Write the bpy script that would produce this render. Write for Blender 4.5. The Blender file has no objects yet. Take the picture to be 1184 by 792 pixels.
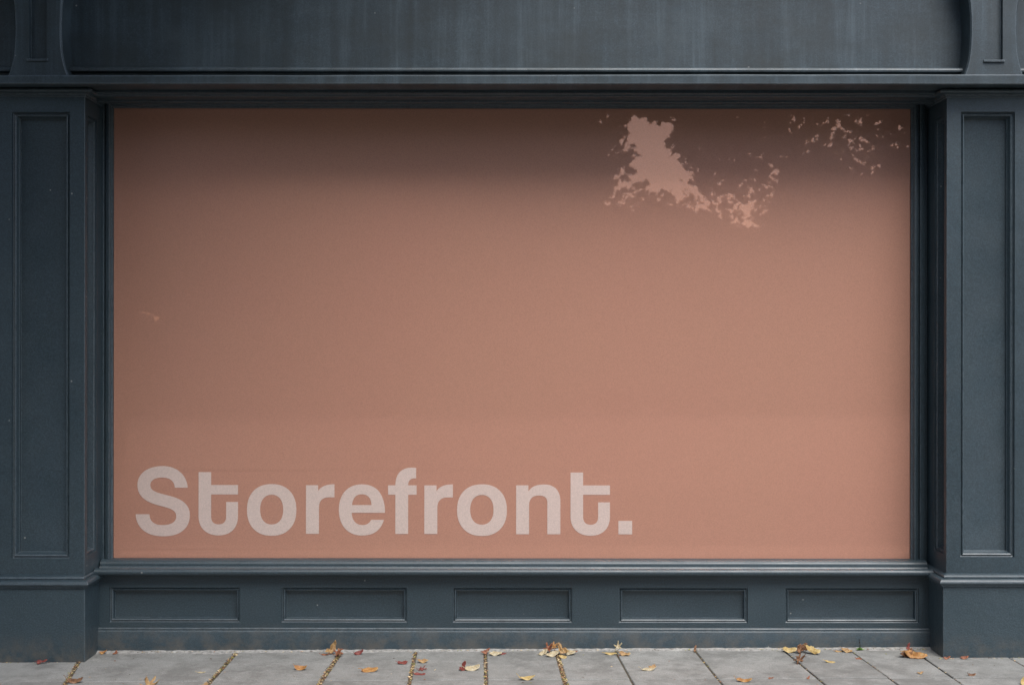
import bpy, bmesh, math, random
import numpy as np
from mathutils import Vector, Matrix
R = math.radians
random.seed(7)
sc = bpy.context.scene
COL = sc.collection
H = 1.477                       # eye height above the pavement

# ------------------------------------------------------------------ helpers
def px2x(px, y): return (px - 592.0) * (6.0 + y) / 1440.0
def py2z(py, y): return (396.0 - py) * (6.0 + y) / 1440.0 + H
def ground_z(x): return 0.0055 * x
def on_ground(px, py):
    d = 1440.0 * H / (py - 396.0)
    for _ in range(4):
        x = (px - 592.0) * d / 1440.0
        d = 1440.0 * (H - ground_z(x)) / (py - 396.0)
    return (px - 592.0) * d / 1440.0, d - 6.0

def link(name, me, mat=None, parent=None, bevel=0.0, angle=35, smooth=True, seg=2):
    o = bpy.data.objects.new(name, me)
    COL.objects.link(o)
    if mat: me.materials.append(mat)
    if parent: o.parent = parent
    if smooth:
        me.shade_smooth()
        me.set_sharp_from_angle(angle=R(angle))
    if bevel:
        m = o.modifiers.new('bevel', 'BEVEL'); m.width = bevel; m.segments = seg
        m.limit_method = 'ANGLE'; m.angle_limit = R(40); m.harden_normals = True
    return o

def mesh(verts, faces, fix=True):
    me = bpy.data.meshes.new('mesh')
    me.from_pydata([tuple(v) for v in verts], [], faces)
    if fix:
        bm = bmesh.new(); bm.from_mesh(me)
        bmesh.ops.remove_doubles(bm, verts=bm.verts, dist=1e-5)
        bmesh.ops.recalc_face_normals(bm, faces=bm.faces)
        bm.to_mesh(me); bm.free()
    me.update()
    return me

class MB:
    def __init__(s): s.v = []; s.f = []
    def add(s, vs, fs):
        n = len(s.v); s.v += [tuple(v) for v in vs]; s.f += [tuple(i + n for i in f) for f in fs]; return s
    def box(s, x0, x1, y0, y1, z0, z1):
        v = [(x, y, z) for z in (z0, z1) for y in (y0, y1) for x in (x0, x1)]
        return s.add(v, [(0,2,3,1),(4,5,7,6),(0,1,5,4),(2,6,7,3),(0,4,6,2),(1,3,7,5)])
    def sweep_x(s, prof, x0, x1, n=1, cap=True):
        """profile of (y, z) points, closed, swept along x"""
        k = len(prof)
        vs = []
        for i in range(n + 1):
            x = x0 + (x1 - x0) * i / n
            vs += [(x, y, z) for y, z in prof]
        fs = []
        for i in range(n):
            for j in range(k):
                a = i*k + j; b = i*k + (j+1) % k
                fs.append((a, b, b + k, a + k))
        if cap: fs += [tuple(range(k)), tuple(range(n*k, n*k + k))[::-1]]
        return s.add(vs, fs)
    def rings(s, rings, cap=True, plane='y'):
        """nested rectangles (a0,a1,z0,z1,depth) joined ring to ring; last one filled"""
        vs = []
        for a0, a1, z0, z1, d in rings:
            for a, z in ((a0,z0),(a1,z0),(a1,z1),(a0,z1)):
                vs.append((a, d, z) if plane == 'y' else (d, a, z))
        fs = []
        for i in range(len(rings) - 1):
            for j in range(4):
                a = i*4 + j; b = i*4 + (j+1) % 4
                fs.append((a, b, b+4, a+4))
        if cap: n = (len(rings)-1)*4; fs.append((n, n+1, n+2, n+3))
        return s.add(vs, fs)
    def wrap(s, prof, x0, x1, yf, yb):
        """moulding of (offset, z) wrapped round the two sides and the front of a block"""
        vs = []; k = len(prof)
        for cx, cy, sx, sy in ((x0,yb,-1,0),(x0,yf,-1,-1),(x1,yf,1,-1),(x1,yb,1,0)):
            vs += [(cx + sx*d, cy + sy*d, z) for d, z in prof]
        fs = [(i*k+j, i*k+j+1, (i+1)*k+j+1, (i+1)*k+j) for i in range(3) for j in range(k-1)]
        return s.add(vs, fs)
    def build(s, name, mat=None, parent=None, **kw):
        return link(name, mesh(s.v, s.f), mat, parent, **kw)

def empty(name, loc=(0,0,0)):
    o = bpy.data.objects.new(name, None); COL.objects.link(o); o.location = loc
    o.empty_display_size = 0.1
    return o
def tag(o, label=None, cat=None, group=None, kind=None):
    if label: o['label'] = label
    if cat: o['category'] = cat
    if group: o['group'] = group
    if kind: o['kind'] = kind
    return o

# ------------------------------------------------------------------ materials
class NT:
    def __init__(s, name):
        s.m = bpy.data.materials.new(name); s.m.use_nodes = True
        s.t = s.m.node_tree; s.t.nodes.clear()
        s.out = s.t.nodes.new('ShaderNodeOutputMaterial')
    def n(s, typ, **kw):
        nd = s.t.nodes.new('ShaderNode' + typ)
        ins = kw.pop('ins', {})
        for k, v in kw.items(): setattr(nd, k, v)
        for k, v in ins.items():
            if hasattr(v, 'is_linked') or hasattr(v, 'links'): s.t.links.new(v, nd.inputs[k])
            else: nd.inputs[k].default_value = v
        return nd
    def pos(s, scale=(1,1,1)):
        g = s.n('NewGeometry')
        m = s.n('Mapping', ins={'Vector': g.outputs['Position'], 'Scale': scale})
        return m.outputs[0]
    def noise(s, scale, detail=4, rough=.55, stretch=(1,1,1)):
        return s.n('TexNoise', ins={'Vector': s.pos(stretch), 'Scale': scale, 'Detail': detail, 'Roughness': rough}).outputs['Fac']
    def ramp(s, fac, stops, interp='LINEAR'):
        r = s.n('ValToRGB', ins={'Fac': fac}); r.color_ramp.interpolation = interp
        el = r.color_ramp.elements
        while len(el) < len(stops): el.new(.5)
        for e, (p, c) in zip(el, stops):
            e.position = p; e.color = (c, c, c, 1) if isinstance(c, (int, float)) else (*c, 1)
        return r.outputs['Color']
    def rng(s, v, a, b, c=0.0, d=1.0):
        return s.n('MapRange', ins={0: v, 1: a, 2: b, 3: c, 4: d}).outputs[0]
    def math(s, op, a, b=0.0):
        return s.n('Math', operation=op, ins={0: a, 1: b}).outputs[0]
    def mix(s, fac, a, b, mode='MIX'):
        nd = s.n('Mix', data_type='RGBA', blend_type=mode)
        for idx, v in ((0, fac), (6, a), (7, b)):
            if hasattr(v, 'links'): s.t.links.new(v, nd.inputs[idx])
            else: nd.inputs[idx].default_value = (*v, 1) if isinstance(v, tuple) and len(v) == 3 else v
        return nd.outputs[2]
    def bump(s, h, strength, dist, normal=None):
        ins = {'Height': h, 'Strength': strength, 'Distance': dist}
        if normal is not None: ins['Normal'] = normal
        return s.n('Bump', ins=ins).outputs[0]
    def done(s, shader):
        s.t.links.new(shader, s.out.inputs[0]); return s.m
    def principled(s, color, rough=.5, normal=None, **kw):
        ins = {'Base Color': (*color, 1) if isinstance(color, tuple) else color, 'Roughness': rough}
        if normal is not None: ins['Normal'] = normal
        ins.update(kw)
        return s.done(s.n('BsdfPrincipled', ins=ins).outputs[0])

PAINT = (.0275, .0445, .0550)
def paint(name, streaks=False, rough_wall=False, base=PAINT, groundy=True):
    m = NT(name)
    big = m.noise(1.3, 3, .5)
    mid = m.noise(9, 5, .6)
    fine = m.noise(120, 3, .6)
    c = m.mix(m.rng(big, .3, .7), tuple(b*k for b, k in zip(base, (.80, .84, .84))), tuple(b*k for b, k in zip(base, (1.18, 1.16, 1.14))))
    # faint green/brown film of grime in patches
    c = m.mix(m.rng(mid, .52, .80, 0, .35), c, (.026, .040, .036))
    c = m.mix(m.rng(fine, .35, .68, 0, .55), c, tuple(b*2.0 for b in base))
    gr = m.noise(210, 2, .7)
    c = m.mix(m.rng(gr, .60, .38, 0, .6), c, tuple(b*.4 for b in base))
    if streaks:
        st = m.noise(1.0, 6, .65, (16, 1, .9))
        st2 = m.noise(1.0, 4, .6, (60, 1, 2.2))
        msk = m.math('MULTIPLY', m.rng(st, .50, .72), m.rng(st2, .35, .65))
        c = m.mix(m.math('MULTIPLY', msk, .75), c, (.085, .118, .140))
        c = m.mix(m.rng(st, .32, .52, .5, 0), c, (.013, .018, .019))
        bl = m.noise(2.1, 6, .68, (1, 1, 1.5))
        c = m.mix(m.rng(bl, .46, .66, 0, .62), c, (.014, .020, .019))
        c = m.mix(m.rng(bl, .46, .28, 0, .45), c, (.058, .078, .086))
    # worn edges; the pale colour also paints in highlights along the mouldings
    bev = m.n('Bevel', samples=2, ins={'Radius': .007 if streaks else .0045})
    geo = m.n('NewGeometry')
    dot = m.n('VectorMath', operation='DOT_PRODUCT', ins={0: bev.outputs[0], 1: geo.outputs['Normal']}).outputs['Value']
    edge = m.rng(dot, .985, .86)
    wn = m.noise(38, 5, .7)
    wear_highlight = m.math('MULTIPLY', edge, m.rng(wn, .30, .50) if streaks else m.rng(wn, .36, .54))
    c = m.mix(m.math('MULTIPLY', wear_highlight, .8 if streaks else .72), c, (.20, .235, .26))
    # tiny pale chips and specks
    vo = m.n('TexVoronoi', feature='F1', ins={'Vector': m.pos(), 'Scale': 17.0, 'Randomness': 1.0})
    dotm = m.rng(vo.outputs['Distance'], .085, .055)
    sel = m.n('SeparateColor', ins={0: vo.outputs['Color']}).outputs[0]
    spk = m.math('MULTIPLY', dotm, m.rng(sel, .935, .945))
    c = m.mix(m.math('MULTIPLY', spk, .6), c, (.38, .37, .34))
    if groundy:
        z = m.n('SeparateXYZ', ins={0: m.pos()}).outputs[2]
        dn = m.noise(14, 6, .7)
        dirt = m.math('MULTIPLY', m.rng(z, .13, .0), m.rng(dn, .42, .62))
        c = m.mix(m.math('MULTIPLY', dirt, .75), c, (.10, .088, .072))
    brush = m.noise(1.0, 4, .6, (7, 7, 120)) if not streaks else m.noise(1.0, 4, .6, (160, 8, 9))
    if rough_wall:
        n1 = m.bump(m.noise(24, 6, .7), .6, .0055)
    else:
        n1 = m.bump(m.noise(5, 3, .6), .5, .004)
    n2 = m.bump(m.noise(220, 3, .6), .35, .0009, n1)
    n3 = m.bump(brush, .28, .0006, n2)
    rough = m.rng(m.noise(6, 4, .6), .3, .7, .47 if streaks else .37, .60 if streaks else .52)
    return m.principled(c, rough, n3, **{'Specular IOR Level': .72})

M_paint = paint('blue_grey_paint')
M_fascia = paint('weathered_fascia_paint', streaks=True, groundy=False)
M_rough = paint('rough_painted_render', rough_wall=True, base=(.030, .0485, .0595))

def film_mat(name, col, metal=.0):
    m = NT(name)
    g1 = m.noise(200, 2, .7)
    g2 = m.noise(1.1, 3, .5)
    g3 = m.noise(34, 4, .6)
    c = m.mix(m.rng(g1, .32, .68), tuple(k*.90 for k in col), tuple(min(1, k*1.09) for k in col))
    c = m.mix(m.rng(g2, .3, .7, 0, .14), c, (col[0]*1.02, col[1]*.82, col[2]*.95))
    c = m.mix(m.rng(g3, .5, .8, 0, .06), c, tuple(k*.6 for k in col))
    b = m.n('BsdfPrincipled', ins={'Base Color': c, 'Roughness': .5, 'Metallic': 0.0})
    gl = m.n('BsdfGlossy', ins={'Color': (.98, .40, .24, 1), 'Roughness': .014})
    mx = m.n('MixShader', ins={0: metal, 1: b.outputs[0], 2: gl.outputs[0]})
    return m.done(mx.outputs[0])
M_film = film_mat('terracotta_vinyl', (.60, .302, .214), .15)
M_letter = film_mat('pale_vinyl', (.77, .605, .54), .08)

def glass_mat():
    m = NT('window_glass')
    tr = m.n('BsdfTransparent', ins={'Color': (.97, .975, .97, 1)})
    wav = m.bump(m.noise(1.6, 2, .4), .10, .004)
    gl = m.n('BsdfGlossy', ins={'Color': (1, 1, 1, 1), 'Roughness': .004, 'Normal': wav})
    fc = m.n('LayerWeight', ins={'Blend': .5}).outputs['Facing']
    fr = m.math('ADD', m.math('MULTIPLY', m.math('POWER', fc, 5.0), .9), .010)
    mx = m.n('MixShader', ins={0: fr, 1: tr.outputs[0], 2: gl.outputs[0]})
    return m.done(mx.outputs[0])
M_glass = glass_mat()

def simple(name, col, rough=.7, var=.25, scale=20, bumpd=0):
    m = NT(name)
    c = m.mix(m.rng(m.noise(scale, 5, .6), .3, .7), tuple(k*(1-var) for k in col), tuple(k*(1+var) for k in col))
    nrm = m.bump(m.noise(scale*4, 4, .6), .6, bumpd) if bumpd else None
    return m.principled(c, rough, nrm)

def slab_mat():
    m = NT('paving_concrete')
    geo = m.n('NewGeometry')
    isl = geo.outputs['Random Per Island']
    c = m.mix(isl, (.24, .238, .222), (.335, .332, .31))
    c = m.mix(m.rng(m.noise(3.2, 6, .75), .44, .60, 0, .65), c, (.145, .142, .13))
    c = m.mix(m.rng(m.noise(11, 6, .75), .50, .66, 0, .5), c, (.40, .395, .37))
    c = m.mix(m.rng(m.noise(230, 3, .75), .42, .64, 0, .6), c, (.11, .108, .10))
    c = m.mix(m.rng(m.noise(300, 2, .6, (1.3, 1, 1)), .62, .72, 0, .5), c, (.46, .45, .43))
    vo = m.n('TexVoronoi', feature='F1', ins={'Vector': m.pos(), 'Scale': 26.0, 'Randomness': 1.0})
    sel = m.n('SeparateColor', ins={0: vo.outputs['Color']}).outputs[1]
    c = m.mix(m.math('MULTIPLY', m.rng(vo.outputs['Distance'], .12, .07), m.rng(sel, .93, .95, 0, .7)), c, (.10, .085, .065))
    n1 = m.bump(m.noise(26, 5, .65), .5, .004)
    n2 = m.bump(m.noise(380, 3, .6), .6, .0012, n1)
    return m.principled(c, .82, n2, **{'Specular IOR Level': .3})
M_slab = slab_mat()
M_bed = simple('joint_sand', (.10, .085, .06), .95, .5, 120, .002)
M_mortar = simple('pale_mortar', (.29, .28, .26), .9, .4, 60, .004)
M_kerb = simple('kerb_granite', (.17, .17, .165), .8, .2, 60, .002)
M_asphalt = simple('road_asphalt', (.055, .055, .055), .9, .3, 150, .003)
M_line = simple('road_line_paint', (.6, .58, .5), .7, .15, 30)
M_bark = simple('tree_bark', (.10, .08, .06), .9, .4, 25, .01)
M_brick = None
def brick_mat(name, a, b, mortar):
    m = NT(name)
    sw = m.n('SeparateXYZ', ins={0: m.pos()})
    cv = m.n('CombineXYZ', ins={0: sw.outputs[0], 1: sw.outputs[2], 2: 0.0})
    br = m.n('TexBrick', ins={'Vector': cv.outputs[0], 'Color1': (*a, 1), 'Color2': (*b, 1), 'Mortar': (*mortar, 1),
                              'Scale': 1.0, 'Mortar Size': .006, 'Brick Width': .225, 'Row Height': .075})
    c = m.mix(m.rng(m.noise(6, 5, .6), .3, .7, 0, .4), br.outputs['Color'], tuple(k*.6 for k in a))
    return m.principled(c, .85)
M_brick = brick_mat('london_brick', (.30, .22, .14), (.22, .15, .10), (.35, .33, .30))
M_brick2 = brick_mat('red_brick', (.26, .12, .08), (.20, .09, .06), (.32, .30, .27))

def tree_leaf_mat(name, a, b, tl=.25):
    m = NT(name)
    isl = m.n('NewGeometry').outputs['Random Per Island']
    c = m.ramp(isl, [(0, a), (1, b)])
    d = m.n('BsdfDiffuse', ins={'Color': c})
    t = m.n('BsdfTranslucent', ins={'Color': c})
    g = m.n('BsdfGlossy', ins={'Color': (.5, .5, .5, 1), 'Roughness': .45})
    x1 = m.n('MixShader', ins={0: tl, 1: d.outputs[0], 2: t.outputs[0]})
    x2 = m.n('MixShader', ins={0: .04, 1: x1.outputs[0], 2: g.outputs[0]})
    return m.done(x2.outputs[0])
M_leafA = tree_leaf_mat('maple_foliage', (.025, .035, .014), (.05, .055, .022))
M_leafC = tree_leaf_mat('hazed_far_foliage', (.11, .115, .05), (.17, .16, .075), .5)  # far leaves coloured paler, so distance haze is painted in
M_leafB = tree_leaf_mat('dense_foliage', (.03, .045, .018), (.06, .08, .03))

# ------------------------------------------------------------------ the shopfront
shop = empty('shopfront', (0, 0, 0))
tag(shop, 'dark blue grey painted wooden shopfront around one wide display window, filling the photo', 'shopfront')

def cell(mb, rect, hole, yf, prof):
    """face from rect to hole at depth yf (body) ; prof is for the panel"""
    mb.rings([(*rect, yf), (*hole, yf)], cap=False)

PANEL = [(0, 0), (.0015, .007), (.007, .009), (.011, .004), (.016, .006), (.020, .016), (.024, .019), (.0245, .027), (.027, .0275)]
def panel_mesh(hole, yf, prof=PANEL, plane='y', sgn=1):
    prof = [(i*1.12, d*1.6) for i, d in prof]
    a0, a1, z0, z1 = hole
    mb = MB()
    mb.rings([(a0+i, a1-i, z0+i, z1-i, yf + sgn*d) for i, d in prof], plane=plane)
    return mb

def pilaster(bx0, bx1, sx0, sx1, front_panel, dz, inner):
    """bx: base, sx: shaft extents; inner = +1 when the window lies towards +x"""
    p = MB()
    yb = .12
    YF = -.17
    # shaft: front with an opening, both sides with an opening
    z0, z1 = .36 + dz, 2.662
    fp = (front_panel[0], front_panel[1], front_panel[2], front_panel[3])
    p.rings([(sx0, sx1, z0, z1, YF), (*fp, YF)], cap=False)
    side = (-.135, -.005, fp[2] + .01, fp[3] - .01)
    for sx, sg in ((sx0, 1), (sx1, -1)):
        p.rings([(YF, yb, z0, z1, sx), (*side, sx)], cap=False, plane='x')
    o = p.build('pilaster', M_paint, shop, bevel=.0035)
    panel_mesh(fp, YF).build('pilaster_panel', M_paint, o)
    sp = [(i*.8, d) for i, d in PANEL]
    for sx, sg in ((sx0, 1), (sx1, -1)):
        panel_mesh(side, sx, sp, 'x', sg).build('side_panel', M_paint, o)
    b = MB().add([(x, y, z) for x in (bx0, bx1) for y in (-.2, yb) for z in (-.06, .335 + dz)],
                 [(0,1,5,4),(0,2,3,1),(4,5,7,6),(1,3,7,5)])
    b.build('pilaster_base', M_rough, o, bevel=.004)
    prof = [(-.034, .392), (-.020, .390), (-.008, .384), (-.005, .377), (-.010, .3725), (.004, .3722), (.013, .369),
            (.0195, .362), (.0215, .355), (.019, .348), (.012, .344), (.010, .3435), (.010, .3365), (.001, .334)]
    MB().wrap([(d, z + dz) for d, z in prof], bx0, bx1, -.2, yb).build('base_moulding', M_paint, o, bevel=.0012, angle=28)
    cap = [(.000, 2.622), (.004, 2.624), (.006, 2.632), (.012, 2.634), (.013, 2.638), (.040, 2.6395), (.044, 2.644), (.044, 2.652), (.028, 2.658), (.026, 2.6615)]
    MB().wrap(cap, sx0, sx1, YF, yb).build('capital', M_paint, o, bevel=.0012)
    return o
pl = pilaster(-2.425, -1.988, -2.408, -2.000, (-2.342, -2.071, .463, 2.552), -.003, 1)
pr = pilaster(2.009, 2.446, 2.034, 2.424, (2.100, 2.353, .474, 2.558), .009, -1)

# stall riser with five recessed panels
XL, XR = -1.994, 2.012
riser = MB()
pans = [(126.6, 277.7), (325.8, 471), (523.7, 662), (715.9, 865), (908.6, 1063)]
ph = [(px2x(a, 0), px2x(b, 0)) for a, b in pans]
zt, zb = py2z(679.4, 0), py2z(720, 0)
edges = [XL] + [(ph[i][1] + ph[i+1][0]) / 2 for i in range(4)] + [XR]
for i, (a, b) in enumerate(ph):
    riser.rings([(edges[i], edges[i+1], .09, .375, 0), (a, b, zb, zt, 0)], cap=False)
ro = riser.build('stall_riser', M_paint, shop, smooth=False)
RP = [(0, 0), (.001, .006), (.006, .008), (.010, .004), (.014, .006), (.017, .014), (.0175, .020), (.020, .0205)]
for a, b in ph:
    panel_mesh((a, b, zb, zt), 0, RP).build('riser_panel', M_paint, ro)
# skirting with a small moulded top
sk = [(.02, -.06), (-.018, -.06), (-.020, .085), (-.017, .0905), (-.012, .092), (-.011, .099), (-.013, .1005), (-.011, .104), (-.004, .1065), (.02, .107)]
MB().sweep_x(sk, XL, XR, 40).build('skirting_board', M_paint, ro, angle=30)
# sill: bullnose
bn = [(.10, .4215), (.062, .4215), (.050, .4200), (.041, .4160), (.035, .4100), (.032, .4030), (.032, .3930), (.024, .3915), (.020, .3860), (-.010, .3860), (-.016, .3925), (-.036, .3955)]
for k in range(1, 9):
    a = R(90 + 180 * k / 9)
    bn.append((-.040 + .0180 * math.cos(a) * 1.1, .3780 + .0175 * math.sin(a)))
bn += [(-.034, .3605), (-.020, .3600), (-.018, .3570), (-.001, .3565), (.1, .3565)]
MB().sweep_x(bn, XL, XR, 30).build('window_sill', M_paint, shop, angle=40)

# window frame
fr = MB()
gx0, gx1, gz0, gz1 = -1.951, 1.951, .420, 2.621
prof = [(.085, .104), (.0615, .104), (.0605, .072), (.057, .070), (.040, .070), (.0375, .073), (.0365, .083), (.035, .083), (.0335, .0755),
        (.029, .0695), (.021, .067), (.013, .0695), (.008, .076), (.007, .086), (.004, .087), (.000, .089), (0, .103)]
fr.rings([(gx0 - i, gx1 + i, gz0 - i, gz1 + i, y) for i, y in prof], cap=False)
fo = fr.build('window_frame', M_paint, shop, bevel=.0008)
MB().box(gx0 - .001, gx1 + .001, .0925, .0985, gz0 - .001, gz1 + .001).build('glass_pane', M_glass, fo, smooth=False)

# head mouldings below the lintel
hd = [(.12, 2.700), (-.145, 2.700), (-.145, 2.648), (-.138, 2.6455), (-.120, 2.6455), (-.118, 2.638), (-.105, 2.634), (-.096, 2.636), (-.020, 2.637),
      (-.020, 2.630), (-.010, 2.626), (.004, 2.630), (.030, 2.6345), (.055, 2.6345), (.066, 2.637), (.12, 2.637)]
MB().sweep_x(hd, XL - .012, XR + .022, 1).build('head_moulding', M_paint, shop, bevel=.001)

# lintel board: gently uneven by hand-planing, hence the segments
lm = MB(); n = 90
vs = []; fs = []
prof = [(-.277, 2.6615), (-.282, 2.6655), (-.283, 2.700), (-.279, 2.7045), (-.05, 2.7065), (-.05, 2.6615)]
rr = random.Random(3)
wob = [rr.uniform(-1, 1) for _ in range(n + 1)]
for i in range(n + 1):
    x = -6 + 12 * i / n
    w = (wob[i] + wob[max(0, i-1)] + wob[min(n, i+1)]) / 3 * .0016
    for j, (y, z) in enumerate(prof):
        tilt = .0018 * x
        vs.append((x, y, z + (tilt + w if j < 4 else tilt) * (1 if j in (2, 3) else .4 if j < 2 else 0)))
k = len(prof)
for i in range(n):
    for j in range(k):
        a = i*k + j; b = i*k + (j+1) % k
        fs.append((a, b, b+k, a+k))
lm.add(vs, fs).build('lintel', M_fascia, shop, angle=30)

# fascia board, bead and cornice
FY = -.12
fb = MB().add([(x, FY + .0015*math.sin(i*1.7), z) for i, x in enumerate([-6 + .2*q for q in range(61)]) for z in (2.72, 3.34)],
              [(2*i, 2*i+1, 2*i+3, 2*i+2) for i in range(60)])
fasc = fb.build('fascia_board', M_fascia, shop, angle=60)
bead = [(FY + .01, 2.771), (FY - .004, 2.772), (FY - .012, 2.768), (FY - .046, 2.7645), (FY - .058, 2.761), (FY - .067, 2.755), (FY - .070, 2.748), (FY - .068, 2.741),
        (FY - .058, 2.7385), (FY - .030, 2.738), (FY - .026, 2.712), (FY + .01, 2.712)]
MB().sweep_x(bead, -6, 6, 1).build('fascia_bead', M_fascia, fasc, angle=30)
co = [(.0, 3.33), (FY - .02, 3.33), (FY - .03, 3.345), (FY - .06, 3.36), (FY - .10, 3.40), (FY - .16, 3.43), (FY - .165, 3.47), (.0, 3.50)]
MB().sweep_x(co, -6, 6, 1).build('cornice', M_fascia, shop, angle=30)

def bracket(cx, tilt):
    """flat console with concave flanks and a sunk slot; outline measured from its centre"""
    yf, ybk = -.242, FY + .02
    zc, z0, z1 = 2.930, 2.7075, 3.33
    def half(z):
        t = abs(z - zc) / .2225
        return .1015 + .003 * t + .030 * t**3
    zs = [z0 + (3.186 - z0) * i / 34 for i in range(35)]
    sl, st, sb = .0405, 3.145, 2.782
    m = MB()
    vs, fs = [], []
    zs = sorted(set(zs + [st, sb]))
    for z in zs:
        h = half(z)
        for x in (-h, -sl, sl, h): vs.append((cx + x, yf, z))
    for i in range(len(zs) - 1):
        for j in range(3):
            if j == 1 and sb - 1e-6 <= zs[i] and zs[i+1] <= st + 1e-6: continue
            a = i*4 + j; fs.append((a, a+1, a+5, a+4))
    nb = len(vs)
    for z in zs:                                   # flanks: a small set-back lip, then to the board
        h = half(z)
        for x, y in ((-h - .0055, yf + .008), (-h - .0055, ybk), (h + .0055, yf + .008), (h + .0055, ybk)): vs.append((cx + x, y, z))
    for i in range(len(zs) - 1):
        a = nb + i*4
        fs += [(i*4, a, a+4, i*4+4), (a, a+1, a+5, a+4), (i*4+3, a+2, a+6, i*4+7), (a+2, a+3, a+7, a+6)]
    m.add(vs, fs)
    m.box(cx - .158, cx + .158, yf - .004, ybk, 3.187, 3.331)
    m.box(cx - sl, cx + sl, yf, yf, sb, sb) if False else None
    o = m.build('bracket', M_fascia, fasc, bevel=.0015, angle=30)
    s = MB().rings([(cx - sl, cx + sl, sb, st, yf), (cx - sl + .001, cx + sl - .001, sb + .004, st - .001, yf + .021)])
    s.build('bracket_slot', M_fascia, o, smooth=False)
    e = MB().box(cx - sl - .008, cx + sl + .008, yf - .009, yf - .0005, sb - .008, sb + .001)
    e.build('slot_ledge', M_fascia, o, bevel=.001)
    return o
bracket(px2x(43.5, -.242), 0); bracket(px2x(1149, -.242), 0)

# plain boarded bays beyond the pilasters and the wall above (outside the picture)
for a, b in ((-6, -2.42), (2.44, 6)):
    MB().rings([(a, b, -.06, 2.70, .02), (a + .12, b - .12, .5, 2.5, .02)], cap=False).build('side_bay', M_paint, shop, bevel=.003)
    panel_mesh((a + .12, b - .12, .5, 2.5), .02).build('side_bay_panel', M_paint, shop)
MB().box(-6, 6, .02, .5, 3.5, 7.5).build('upper_wall', M_brick, shop, smooth=False)

# ------------------------------------------------------------------ vinyl graphic and its letters
vin = MB().box(gx0 - .0, gx1 + .0, .1036, .1046, gz0, gz1).build('window_graphic', M_film, None, smooth=False)
tag(vin, 'terracotta vinyl sheet with large pale lettering covering the whole display window', 'window graphic')
# dark interior board behind the window, so the shop stays closed
MB().box(gx0 - .09, gx1 + .09, .125, .14, gz0 - .05, gz1 + .09).build('backing_board', M_bed, fo, smooth=False)

def bez(path):
    """[(x,y)] points and ('C', p1, p2, p3) segments -> polyline"""
    out = []
    for seg in path:
        if seg[0] == 'C':
            p0 = out[-1]; _, p1, p2, p3 = seg
            for i in range(1, 15):
                t = i / 14; u = 1 - t
                out.append(tuple(u**3*p0[q] + 3*u*u*t*p1[q] + 3*u*t*t*p2[q] + t**3*p3[q] for q in (0, 1)))
        else: out.append(seg)
    return out
def sell(x0, x1, y0, y1, n=2.25):
    cx, cy, a, b = (x0+x1)/2, (y0+y1)/2, (x1-x0)/2, (y1-y0)/2
    out = []
    for i in range(56):
        t = 2*math.pi*i/56; c, s_ = math.cos(t), math.sin(t)
        out.append((cx + a*math.copysign(abs(c)**(2/n), c), cy + b*math.copysign(abs(s_)**(2/n), s_)))
    return out
def tr(path, ox, oy, k): return [(ox + x/k, oy + y/k) for x, y in path]
S_ = bez([(415,270),(532,270),('C',(525,150),(430,72),(305,72)),('C',(165,72),(72,140),(72,245)),('C',(72,340),(135,402),(280,436)),
          ('C',(385,460),(428,480),(428,530)),('C',(428,585),(380,612),(300,612)),('C',(225,612),(185,580),(182,513)),(56,513),
          ('C',(62,640),(155,715),(310,715)),('C',(460,715),(552,645),(552,520)),('C',(552,430),(490,378),(380,348)),
          ('C',(250,315),(190,305),(190,245)),('C',(190,200),(235,177),(300,177)),('C',(370,177),(410,210),(415,270))])
t_ = bez([(632,127),(747,127),(747,245),(993,245),(993,331),(747,331),(747,530),('C',(747,580),(770,605),(817,605)),('C',(865,605),(885,575),(885,530)),
          (885,400),(993,400),(993,530),('C',(993,640),(925,706),(815,706)),('C',(705,706),(632,640),(632,530))])
r_ = bez([(71,246),(182,246),(182,300),('C',(205,262),(245,237),(332,237)),(332,356),(285,356),('C',(225,356),(190,385),(190,450)),(190,691),(71,691)])
e_ = bez([(795,498),(490,498),('C',(493,570),(530,610),(590,610)),('C',(630,610),(655,590),(668,562)),(785,562),('C',(760,650),(700,706),(585,706)),
          ('C',(450,706),(372,610),(372,470)),('C',(372,330),(450,237),(585,237)),('C',(720,237),(795,330),(795,498))])
eh = bez([(492,427),('C',(500,360),(530,328),(582,328)),('C',(635,328),(668,360),(672,427))])
f_ = bez([(890,691),(890,332),(823,332),(823,246),(890,246),('C',(890,140),(945,84),(1040,84)),(1080,86),(1080,182),('C',(1030,178),(1005,200),(1007,246)),
          (1084,246),(1084,332),(1007,332),(1007,691)])
n_ = bez([(55,244),(167,244),(167,300),('C',(195,255),(240,236),(310,236)),('C',(405,236),(459,290),(459,390)),(459,690),(340,690),(340,400),
          ('C',(340,355),(310,337),(265,337)),('C',(210,337),(173,360),(173,430)),(173,690),(55,690)])
A = (150, 530, 7.922); B = (345, 530, 7.922); Cc = (590, 530, 7.893)
rr1 = tr(r_, *B); tt1 = tr(t_, *A)
LET = [[tr(S_, *A)], [tt1],
       [tr(sell(595, 813, 152, 380), 130, 520, 3.82), tr(sell(653, 755, 199, 330), 130, 520, 3.82)],
       [rr1], [tr(e_, *B), tr(eh, *B)], [tr(f_, *B)], [[(x + 136.9, y) for x, y in rr1]],
       [tr(sell(377, 597, 152, 380), 430, 520, 3.82), tr(sell(435, 538, 199, 330), 430, 520, 3.82)],
       [tr(n_, *Cc)], [[(x + 430.1, y) for x, y in tt1]], [tr([(989,567),(1114,567),(1114,690),(989,690)], *Cc)]]
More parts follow.
